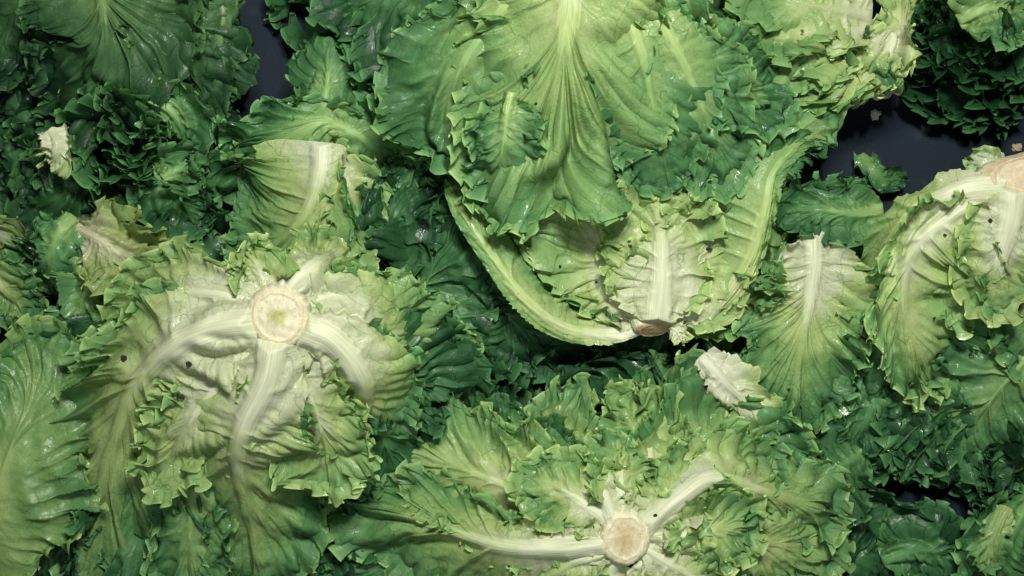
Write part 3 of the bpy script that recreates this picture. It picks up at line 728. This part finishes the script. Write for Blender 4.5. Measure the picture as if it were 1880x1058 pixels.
leaf(T_, [(1210,30,318),(1250,110,304),(1290,200,270),(1330,320,215)], 92, gb=.34, gt=.56, bow=.6, fold=8, ruf=9, ridge=4, crum=8, flare=6, seed=777)
leaf(T_, [(920,-60,240),(830,20,200),(740,90,170),(690,150,130)], 130, gb=.5, gt=.78, bow=.4, ruf=22, fr=9)
leaf(T_, [(900,-90,290),(800,-40,240),(700,-10,180),(620,20,140)], 110, gb=.5, gt=.8, bow=.4, ruf=22, fr=9)
leaf(T_, [(1150,-80,300),(1210,-20,300),(1240,40,280),(1250,80,260)], 60, gb=.25, gt=.45, bow=.2, notch=2, teeth=8)
skirt(T_, [(880,270,185),(920,300,180),(980,330,175)], 3, 41, g1=.7)
skirt(T_, [(1080,300,190),(1130,320,190),(1180,325,190),(1240,320,190),(1300,310,190),(1345,295,185),(1375,280,175)], 4, 43, g1=.72, A=16, wl=38, dy=18)
skirt(T_, [(690,60,190),(690,110,190),(710,160,185),(740,210,180),(770,260,170),(820,310,160)], 4, 47, g1=.66, dy=8, lean=(-1,-.4,.4))
skirt(T_, [(640,30,130),(660,80,140),(690,130,140),(700,180,130),(740,260,120)], 3, 49, g1=.72, dy=4, lean=(-1,-.3,.5))
skirt(T_, [(1255,40,240),(1300,80,235),(1300,130,225),(1345,170,210)], 2, 53, g1=.62, lean=(-.3,-.8,.6))

# ------------------------------------------------------------------ HEAD: top left, dim big leaves
G = thing('lettuce', 'dark lettuce head in the top left corner, tinted dim, with a thick branching rib', 'lettuce', 200, -60, 0, 'lettuce heads')
dim = dict(pal=(.75, .72, .72))  # darker leaf tint puts this corner's weak light into the colour
leaf(G, [(186,-90,200),(190,0,205),(192,90,190),(168,150,150),(140,235,90)], 172, gb=.52, gt=.78, bow=.5, rw=22, rh=16, pleat=12, nv=7, fold=14, rib=.4, rg=.4, **dim)
leaf(G, [(340,-60,180),(345,40,175),(345,140,140),(350,230,90)], 95, gb=.55, gt=.78, bow=.9, rw=9, rh=7, pleat=8, fold=14, **dim)
leaf(G, [(412,-60,160),(408,40,160),(402,130,130),(395,200,80)], 36, hem=8, gb=.55, gt=.72, bow=1.2, rw=8, rh=5, **dim)
leaf(G, [(390,-50,120),(405,20,110),(412,80,80)], 30, hem=0, gb=.8, gt=.95, ruf=16, split=False, **dim)
leaf(G, [(150,-60,170),(60,-10,150),(10,60,110),(-20,140,70)], 100, gb=.6, gt=.85, ruf=20, split=False, **dim)
leaf(G, [(260,-60,190),(280,0,180),(300,50,165),(310,90,140)], 70, gb=.4, gt=.6, ruf=20, split=False, teeth=8, **dim)
leaf(G, [(230,-40,120),(270,90,90),(290,180,60)], 90, gb=.75, gt=.95, split=False, **dim)
leaf(G, [(60,-60,110),(20,80,70),(10,200,40)], 120, gb=.75, gt=.95, split=False, **dim)

# ------------------------------------------------------------------ curly heads
K = thing('curly_lettuce', 'tight dark curly lettuce head in the top right corner', 'lettuce', 1800, 90, 0, 'curly lettuce heads')
frill(K, 1805, 55, 155, 140, 170, 56, 3, .98, .84, pal=(.8, .85, .8))
for a_ in range(7):
    c_, s_ = math.cos(a_ * .9), math.sin(a_ * .9)
    leaf(K, [(1800, 70, 30), (1800 + 60 * c_, 70 - 60 * s_, 60), (1800 + 110 * c_, 70 - 110 * s_, 40), (1800 + 140 * c_, 70 - 140 * s_, 20)], 70, hem=0, gb=.9, gt=.95, split=False, ruf=16)
leaf(K, [(1760,40,150),(1800,20,175),(1850,15,165),(1900,30,150)], 55, gb=.4, gt=.6, ruf=10)
leaf(K, [(1690,-30,90),(1660,20,90),(1655,70,60)], 35, gb=.55, gt=.65, ruf=6)
M = thing('curly_lettuce', 'bright green curly lettuce head at left below the dim big leaves', 'lettuce', 250, 300, 0, 'curly lettuce heads')
frill(M, 235, 250, 105, 115, 235, 34, 8, .92, .64, H=50, A=12, wl=28)
skirt(M, [(170,330,120),(210,370,120),(250,400,115),(300,420,110),(350,430,90),(390,410,70)], 3, 5, g1=.72)
leaf(M, [(300,330,150),(330,310,150),(360,320,120)], 45, gb=.5, gt=.62)
leaf(M, [(270,180,160),(310,200,170),(330,240,150),(330,280,120)], 55, gb=.4, gt=.6, bow=.4, pal=(.9, .95, 1))
leaf(M, [(280,300,150),(330,370,120),(370,420,80)], 70, gb=.6, gt=.78)
U_ = thing('curly_lettuce', 'curly lettuce head cut by the top edge, right of the narrow navy gap', 'lettuce', 620, -30, 0, 'curly lettuce heads')
frill(U_, 632, -20, 100, 85, 130, 26, 12, .92, .7, pal=(.85, .9, .9))

# ------------------------------------------------------------------ HEAD: top right, pale
Q = thing('lettuce', 'pale yellow green lettuce head at upper right with white rounded side over the navy table', 'lettuce', 1600, 60, 0, 'lettuce heads')
leaf(Q, [(1600,180,110),(1650,90,120),(1658,0,130),(1640,-80,130)], 55, gb=.0, gt=.25, bow=1.3, roll=35, rw=22, rh=4, fold=6, ruf=6, mat=MAT['pale'])
leaf(Q, [(1625,150,100),(1565,165,105),(1490,175,90),(1450,180,60)], 36, hem=0, gb=.0, gt=.6, bow=1.2, roll=-30, fold=8)
for k, (x, y, a, l_, W_, z_) in enumerate([(1600,90,200,170,85,185), (1590,60,180,230,95,200), (1580,110,165,150,70,180), (1600,30,190,240,100,205), (1600,0,200,270,110,200),
        (1620,120,150,120,50,175), (1590,112,172,180,50,150), (1500,60,200,190,90,170), (1480,100,175,200,70,150), (1620,70,120,90,50,190), (1500,10,190,230,100,150),(1540,120,165,100,50,165)]):
    r_ = math.radians(a); dx, dy = math.cos(r_), math.sin(r_)
    leaf(Q, [(x,y,z_-25),(x+dx*l_*.4,y+dy*l_*.4,z_),(x+dx*l_*.8,y+dy*l_*.8,z_-15),(x+dx*l_,y+dy*l_,z_-50)], W_, gb=.16 if k < 7 or k == 9 else .35, gt=.46 if k < 7 else .72, ge=.05,
         bow=.3, fold=18, ruf=18, fr=8, teeth=7, notch=2, split=False, hem=0 if k in (5, 6, 11) else 20)
leaf(Q, [(1640,60,170),(1625,110,175),(1605,150,150)], 40, gb=.0, gt=.22, teeth=8, notch=2, split=False, mat=MAT['pale'])

# ------------------------------------------------------------------ HEAD: right edge, stump up
E = thing('lettuce', 'cream stemmed lettuce head at the right edge, leaves hanging down in wet folds', 'lettuce', 1870, 325, 0, 'lettuce heads')
stump(E, 1905, 322, 300, 80, tilt=(-8, -6), heart=(.52, .42, .24), mid=(.60, .50, .32), rimc=(.45, .33, .2), seed=22, flat=.45, depth=90)
leaf(E, [(1850,345,285),(1765,355,278),(1688,392,248),(1628,455,190),(1600,530,120)], 62, asym=-.4, gb=.1, gt=.34, bow=1.1, rw=30, rh=14, rg=.5, ruf=4, fold=5, pleat=4, flare=0, ridge=2, crum=5, teeth=2, fr=2, hem=0, gs=-0.05)
leaf(E, [(1840,345,285),(1760,390,285),(1680,460,262),(1660,560,225),(1690,660,170),(1720,720,120)], 130, asym=-.45, gb=.12, gt=.42, bow=.7, rw=14, rh=3, notch=3, teeth=6, pleat=9, fold=20, mat=MAT['wet'], gs=-0.05)
leaf(E, [(1860,350,295),(1850,420,295),(1830,490,275),(1808,560,230)], 62, gb=.0, gt=.3, bow=.6, rw=26, rh=12, ruf=5, fold=8, teeth=4, gs=-0.05)
leaf(E, [(1850,360,280),(1800,430,270),(1760,500,235),(1740,570,180)], 85, gb=.03, gt=.4, bow=.5, notch=4, teeth=9, mat=MAT['wet'], gs=-0.05)
leaf(E, [(1880,380,290),(1900,480,270),(1900,580,220),(1900,680,160)], 90, gb=.2, gt=.55, bow=.6, gs=-0.05)
leaf(E, [(1850,450,240),(1770,520,215),(1730,600,170),(1710,690,110)], 60, gb=.15, gt=.55, bow=.6, rw=16, rh=10, gs=-0.05)
leaf(E, [(1960,560,180),(1900,640,180),(1830,720,155),(1775,800,110),(1765,865,60)], 150, gb=.45, gt=.68, bow=.3, rw=10, rh=4, ruf=18, pleat=8, gs=-0.05)
leaf(E, [(1680,560,170),(1640,640,140),(1630,720,110),(1600,800,70)], 75, gb=.55, gt=.78, bow=.6, ruf=16, gs=-0.05)
leaf(E, [(1720,620,150),(1700,700,130),(1690,770,110),(1680,845,60)], 80, gb=.5, gt=.74, bow=.5, ruf=20, gs=-0.05)
leaf(E, [(1620,660,110),(1600,740,110),(1570,810,80),(1540,850,50)], 80, gb=.65, gt=.85, bow=.3, ruf=20, fr=8, gs=-0.05)
for k, (x0, y0, x1, y1, W_, z_) in enumerate([(1800,740,1780,860,80,90), (1690,760,1720,850,70,70), (1860,780,1880,900,80,80), (1620,560,1590,680,60,120), (1700,700,1600,820,80,60),(1800,820,1860,880,60,70)]):
    leaf(E, [(x0,y0,z_+25),((x0+x1)/2,(y0+y1)/2,z_+15),(x1,y1,z_-30)], W_, gb=.7, gt=.88, bow=.2, fold=18, ruf=24, fr=10, split=False, res=.9)

# ------------------------------------------------------------------ dark mid heads behind
V_ = thing('lettuce', 'dark green lettuce head between the stump up head and the split one', 'lettuce', 780, 560, 0, 'lettuce heads')
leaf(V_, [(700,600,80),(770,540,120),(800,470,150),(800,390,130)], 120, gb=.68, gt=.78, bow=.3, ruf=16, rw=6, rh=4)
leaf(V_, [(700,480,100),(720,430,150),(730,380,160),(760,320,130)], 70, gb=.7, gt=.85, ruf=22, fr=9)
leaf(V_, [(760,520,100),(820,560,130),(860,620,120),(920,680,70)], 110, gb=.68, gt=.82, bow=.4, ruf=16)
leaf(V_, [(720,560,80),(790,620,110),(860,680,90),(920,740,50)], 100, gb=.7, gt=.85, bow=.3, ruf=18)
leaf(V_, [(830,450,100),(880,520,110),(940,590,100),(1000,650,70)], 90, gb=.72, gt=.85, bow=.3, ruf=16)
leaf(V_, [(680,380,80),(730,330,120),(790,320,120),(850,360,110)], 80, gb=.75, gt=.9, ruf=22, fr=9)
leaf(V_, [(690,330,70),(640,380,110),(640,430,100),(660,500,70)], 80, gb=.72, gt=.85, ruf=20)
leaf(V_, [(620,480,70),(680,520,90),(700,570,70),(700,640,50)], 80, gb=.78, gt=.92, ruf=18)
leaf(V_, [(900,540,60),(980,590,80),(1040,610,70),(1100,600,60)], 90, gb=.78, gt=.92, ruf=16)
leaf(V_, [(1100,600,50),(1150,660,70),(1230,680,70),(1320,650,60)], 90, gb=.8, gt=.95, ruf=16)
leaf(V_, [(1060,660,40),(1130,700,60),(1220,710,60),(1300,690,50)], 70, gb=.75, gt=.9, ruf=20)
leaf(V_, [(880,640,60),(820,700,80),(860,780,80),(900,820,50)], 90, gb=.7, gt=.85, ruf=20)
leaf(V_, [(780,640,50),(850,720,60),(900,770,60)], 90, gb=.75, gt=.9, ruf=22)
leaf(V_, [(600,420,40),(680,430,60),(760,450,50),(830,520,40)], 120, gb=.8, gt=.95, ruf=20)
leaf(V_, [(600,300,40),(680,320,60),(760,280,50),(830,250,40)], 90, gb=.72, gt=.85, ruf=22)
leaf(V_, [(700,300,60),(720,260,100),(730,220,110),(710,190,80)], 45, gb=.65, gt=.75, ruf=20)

# ------------------------------------------------------------------ loose leaves
def loose(label, pts, W, cat='leaf', name='lettuce_leaf', **k):
    return leaf(None, pts, W, top=(label, cat, 'loose lettuce leaves'), name=name, **k)
loose('large flat pale green leaf with honeycomb veins, above the lower left stump', [(592,262,200),(584,330,202),(556,400,182),(500,452,150),(430,480,105)], 152, ob=.35, pet=.3, asym=.42, gb=.2, gt=.56, bow=.3, rw=20, rh=14, rg=.45, pleat=4, rib=.62, fold=11, roll=6, ruf=9, ridge=4, crum=8, hem=16)
loose('cream torn leaf half with fringed edge beside the large pale leaf rib', [(590,300,175),(630,330,180),(650,370,160),(640,430,120)], 62, gb=.08, gt=.45, notch=3, teeth=10, roll=-20)
loose('bright green crumpled leaf with wet shine under the navy gap', [(640,240,130),(590,225,165),(520,260,165),(450,305,120),(395,335,80)], 66, gb=.45, gt=.62, bow=.5, mat=MAT['wet'], rib=.3)
loose('narrow green leaf rising from the crumpled wet leaf towards the top edge', [(600,260,140),(595,200,160),(600,150,160),(610,60,120)], 60, gb=.42, gt=.62, bow=.4)
loose('crumpled pale leaf heart end on right side of the bright wet leaf', [(600,230,150),(640,240,160),(680,270,150),(700,330,110)], 75, gb=.45, gt=.68, bow=.4)
loose('upright pale leaf with straight cream rib, between split head and right edge head', [(1492,425,160),(1492,500,162),(1480,580,158),(1466,660,150),(1450,790,100)], 128, gb=.0, gt=.55, bow=.4, rw=21, rh=16, pleat=8, nv=14, notch=5, teeth=10, rib=.5, ob=.65)
loose('green fan shaped leaf end sticking out below the straight ribbed leaf', [(1480,560,110),(1470,650,125),(1450,720,120),(1440,800,80)], 95, gb=.4, gt=.62, bow=.4, pleat=9, nv=12)
loose('curled green leaf lying across the top of the straight ribbed leaf', [(1620,385,120),(1560,392,165),(1500,385,180),(1430,395,160)], 50, hem=14, gb=.45, gt=.7, bow=.6, fold=12)
loose('folded green leaf over the navy table right of the split head', [(1480,400,130),(1515,375,145),(1550,362,130),(1590,372,90)], 38, hem=14, gb=.5, gt=.7, bow=.5)
loose('white crinkled leaf scrap with pointed end below the split head', [(1285,655,165),(1320,690,172),(1360,730,165),(1432,785,140)], 46, hem=0, roll=-22, roll1=28, ridge=6, fold=10, ruf=9, seed=41, gb=.0, gt=.06, pleat=7, bow=.6, teeth=4, mat=MAT['pale'], pal=(.95, .93, 1.0))
loose('whitish torn leaf scrap on the curly head at left', [(90,240,165),(105,265,175),(105,290,165),(100,310,140)], 36, hem=0, gb=.02, gt=.15, teeth=6, mat=MAT['pale'], split=False)
loose('dusty pink beige leaf lying on green leaves at left', [(140,420,120),(180,440,150),(230,470,150),(290,490,120)], 62, gb=.05, gt=.2, pal=(.84, .82, .74), teeth=6, bow=.3)
loose('wet drooping green leaf tip left of the beige leaf', [(140,400,110),(110,430,130),(90,470,120),(60,510,70)], 55, gb=.5, gt=.68, mat=MAT['wet'], bow=.6)
loose('glossy yellow green leaf hanging below the beige leaf', [(160,450,120),(165,510,125),(150,570,100),(160,620,60)], 60, gb=.4, gt=.6, mat=MAT['wet'], bow=.5, notch=2)
loose('dull dark leaf under the curly head at left', [(180,300,60),(130,340,90),(90,370,90),(40,360,60)], 90, gb=.85, gt=.8, pal=(.8, .8, .7), bow=.3)
loose('pale wet leaf stump at the left edge below the curly head', [(-30,420,80),(10,440,90),(45,470,60)], 36, gb=.1, gt=.3, split=False, pal=(.6, .65, .6))
loose('pale frilly leaf end at the left edge above the dark gap', [(-40,480,110),(-5,520,120),(25,555,100),(50,585,70)], 52, gb=.1, gt=.5, teeth=9, notch=2, pal=(.75, .8, .78))
loose('large yellow green leaf with fine net veins in the lower left corner', [(-60,1080,110),(-20,940,160),(20,820,170),(60,700,150),(40,610,110)], 150, gb=.3, gt=.44, seed=91, fold=10, ridge=4, bow=.4, rw=10, rh=4, pleat=4, mat=MAT['wet'], asym=.1, pal=(.85, .85, .8))
loose('green ruffled leaf edge just right of the large corner leaf', [(60,680,90),(100,660,110),(130,700,100),(140,790,60)], 60, gb=.6, gt=.75, ruf=22)
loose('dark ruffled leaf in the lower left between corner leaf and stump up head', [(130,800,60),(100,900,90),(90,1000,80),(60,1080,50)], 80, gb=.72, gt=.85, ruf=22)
loose('half hidden leaf with fine long ribs below the yellow curly edge at lower right', [(1590,830,70),(1540,860,120),(1500,900,110),(1440,930,70)], 90, gb=.6, gt=.68, bow=.4, pal=(.8, .85, .8), pleat=9)
loose('yellow edged curly leaf above the bottom centre head', [(1290,760,130),(1360,800,150),(1420,840,140),(1470,870,100)], 75, gb=.4, gt=.55, ruf=20, mat=MAT['wet'])
loose('green frilly leaf between the split head and the bottom head, left of the white scrap', [(1300,830,120),(1290,780,140),(1290,730,140),(1320,690,110)], 90, gb=.45, gt=.5, ruf=20, bow=.3)
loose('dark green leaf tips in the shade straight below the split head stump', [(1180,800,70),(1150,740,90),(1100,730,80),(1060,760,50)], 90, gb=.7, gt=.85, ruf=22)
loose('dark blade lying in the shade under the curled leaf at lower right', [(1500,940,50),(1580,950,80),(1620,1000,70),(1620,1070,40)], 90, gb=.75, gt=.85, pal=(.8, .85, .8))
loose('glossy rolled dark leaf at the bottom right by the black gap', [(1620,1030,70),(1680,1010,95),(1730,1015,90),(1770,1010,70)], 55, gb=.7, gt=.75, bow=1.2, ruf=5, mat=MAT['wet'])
loose('green leaf with yellow folded edge in the bottom right corner', [(1900,900,150),(1870,960,150),(1840,1030,130),(1830,1100,90)], 85, gb=.6, gt=.6, bow=.8, pleat=7, pal=(.9, .95, .9))
loose('narrow pale yellow leaf fold on top of the corner leaf at bottom right', [(1850,930,170),(1830,970,172),(1815,1010,165),(1808,1045,150)], 26, gb=.3, gt=.35, bow=.8, ruf=5, fold=4, split=False)
loose('dark leaf behind the straight ribbed leaf on its left', [(1400,560,100),(1360,500,120),(1380,440,120),(1450,420,110)], 60, gb=.6, gt=.7, ruf=14)
loose('small frilly green leaf at the left of the straight ribbed leaf foot', [(1340,640,80),(1310,620,100),(1300,590,90)], 40, gb=.6, gt=.7, ruf=16, split=False)
loose('deep green leaf behind the straight ribbed leaf on its right', [(1560,450,70),(1560,560,90),(1560,660,90),(1560,760,60)], 90, gb=.68, gt=.8, ruf=16)
loose('small green leaf scrap lying alone on the navy table', [(1580,285,12),(1600,310,35),(1620,330,30),(1655,325,12)], 26, gb=.5, gt=.68, split=False, ruf=7, fr=4, fold=6, pal=(.85, .9, .85))
loose('white frilly leaf scrap behind the stump at the right edge', [(1850,310,170),(1825,300,190),(1800,295,190),(1780,300,170)], 26, gb=.05, gt=.15, split=False, ruf=8, fold=6, teeth=7, mat=MAT['pale'], pal=(.8, .88, .9))
# floor level fillers belong to the heads they grow from
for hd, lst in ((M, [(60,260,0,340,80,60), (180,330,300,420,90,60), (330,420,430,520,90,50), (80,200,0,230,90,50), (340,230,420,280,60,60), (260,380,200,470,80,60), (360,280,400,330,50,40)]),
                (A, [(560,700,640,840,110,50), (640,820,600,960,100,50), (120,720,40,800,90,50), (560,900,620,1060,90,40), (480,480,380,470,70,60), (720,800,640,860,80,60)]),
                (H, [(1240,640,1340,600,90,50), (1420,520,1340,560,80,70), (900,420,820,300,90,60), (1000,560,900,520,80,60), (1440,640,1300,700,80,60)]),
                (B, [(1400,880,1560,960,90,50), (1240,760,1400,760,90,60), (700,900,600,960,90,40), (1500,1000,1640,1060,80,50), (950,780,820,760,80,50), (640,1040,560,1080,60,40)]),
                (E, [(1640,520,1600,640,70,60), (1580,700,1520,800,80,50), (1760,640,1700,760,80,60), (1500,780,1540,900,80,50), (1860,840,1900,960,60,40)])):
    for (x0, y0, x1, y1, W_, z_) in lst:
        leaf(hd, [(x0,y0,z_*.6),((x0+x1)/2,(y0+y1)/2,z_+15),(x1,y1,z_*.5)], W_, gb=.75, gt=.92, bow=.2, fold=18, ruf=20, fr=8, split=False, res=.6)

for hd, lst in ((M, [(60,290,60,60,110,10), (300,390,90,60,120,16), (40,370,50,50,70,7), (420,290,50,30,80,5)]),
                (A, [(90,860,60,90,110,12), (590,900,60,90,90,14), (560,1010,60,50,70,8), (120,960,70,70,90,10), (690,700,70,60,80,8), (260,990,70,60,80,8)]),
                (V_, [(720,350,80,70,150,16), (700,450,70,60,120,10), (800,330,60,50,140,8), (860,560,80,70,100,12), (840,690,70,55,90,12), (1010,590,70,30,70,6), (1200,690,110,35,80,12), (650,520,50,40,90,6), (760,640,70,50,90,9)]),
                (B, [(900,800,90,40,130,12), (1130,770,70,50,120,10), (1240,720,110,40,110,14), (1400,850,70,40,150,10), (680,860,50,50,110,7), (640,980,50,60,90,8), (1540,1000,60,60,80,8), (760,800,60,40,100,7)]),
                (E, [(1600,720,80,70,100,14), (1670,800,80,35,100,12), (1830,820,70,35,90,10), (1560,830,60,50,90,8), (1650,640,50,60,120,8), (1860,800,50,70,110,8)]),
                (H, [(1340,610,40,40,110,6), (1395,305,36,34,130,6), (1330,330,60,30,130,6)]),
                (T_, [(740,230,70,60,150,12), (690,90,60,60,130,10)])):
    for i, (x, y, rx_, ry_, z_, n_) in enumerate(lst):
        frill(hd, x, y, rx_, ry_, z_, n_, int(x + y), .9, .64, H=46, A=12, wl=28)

# ------------------------------------------------------------------ crumbs
bpy.context.view_layer.update(); DG = [bpy.context.evaluated_depsgraph_get()]
soil = (.02, .017, .014)
for k, (x, y, z, r, lb) in enumerate([(1157,452,215,5,'black soil crumb on the cream heart of the split head, left of its rib'), (1028,490,180,5,'black soil crumb on the green left leaf of the split head'),
        (1095,518,200,4,'small round black crumb low on the split head'), (1302,458,210,6,'soil crumb right of the cream rib in the split head'),
        (1421,504,215,4,'black crumb on the white left half of the straight ribbed leaf'), (1734,432,310,5,'brown black crumb on the wet right edge head'),
        (984,191,320,4,'small black crumb on the broad fanned leaf'), (1782,652,200,7,'dark oval crumb on the green leaf at the right edge'),
        (1818,405,310,6,'brown crumb on the cream rib of the right edge head'), (1203,946,298,5,'dark brown crumb just beside the bottom centre stump'), (228,658,0,9,'dark soil clump on the left rib of the lower left lettuce'), (346,668,0,8,'soil smear below the left rib of the lower left lettuce'), (332,728,0,9,'low soil crumb on the pale leaf under the lower left stump'), (1147,395,0,9,'dark soil lump at the top of the split head under the curly skirt'),(1448,715,0,4,'tiny crumb low on the straight ribbed leaf, right of the white scrap'), (1520,925,0,9,'dark clot on the half hidden ribbed leaf at lower right')]):
    crumb(x, y, z, r, soil, lb, seed=k + 1, group='soil crumbs')
crumb(1605, 212, 8, 15, (.82, .82, .76), 'small white crumb lying on the navy table', 'crumb', None, 'leaf_crumb', 31)
crumb(1866, 272, 60, 14, (.42, .32, .2), 'tan crumb beyond the stump at the right edge', 'crumb', None, 'leaf_crumb', 33)
print('TRIS', TRIS[0])
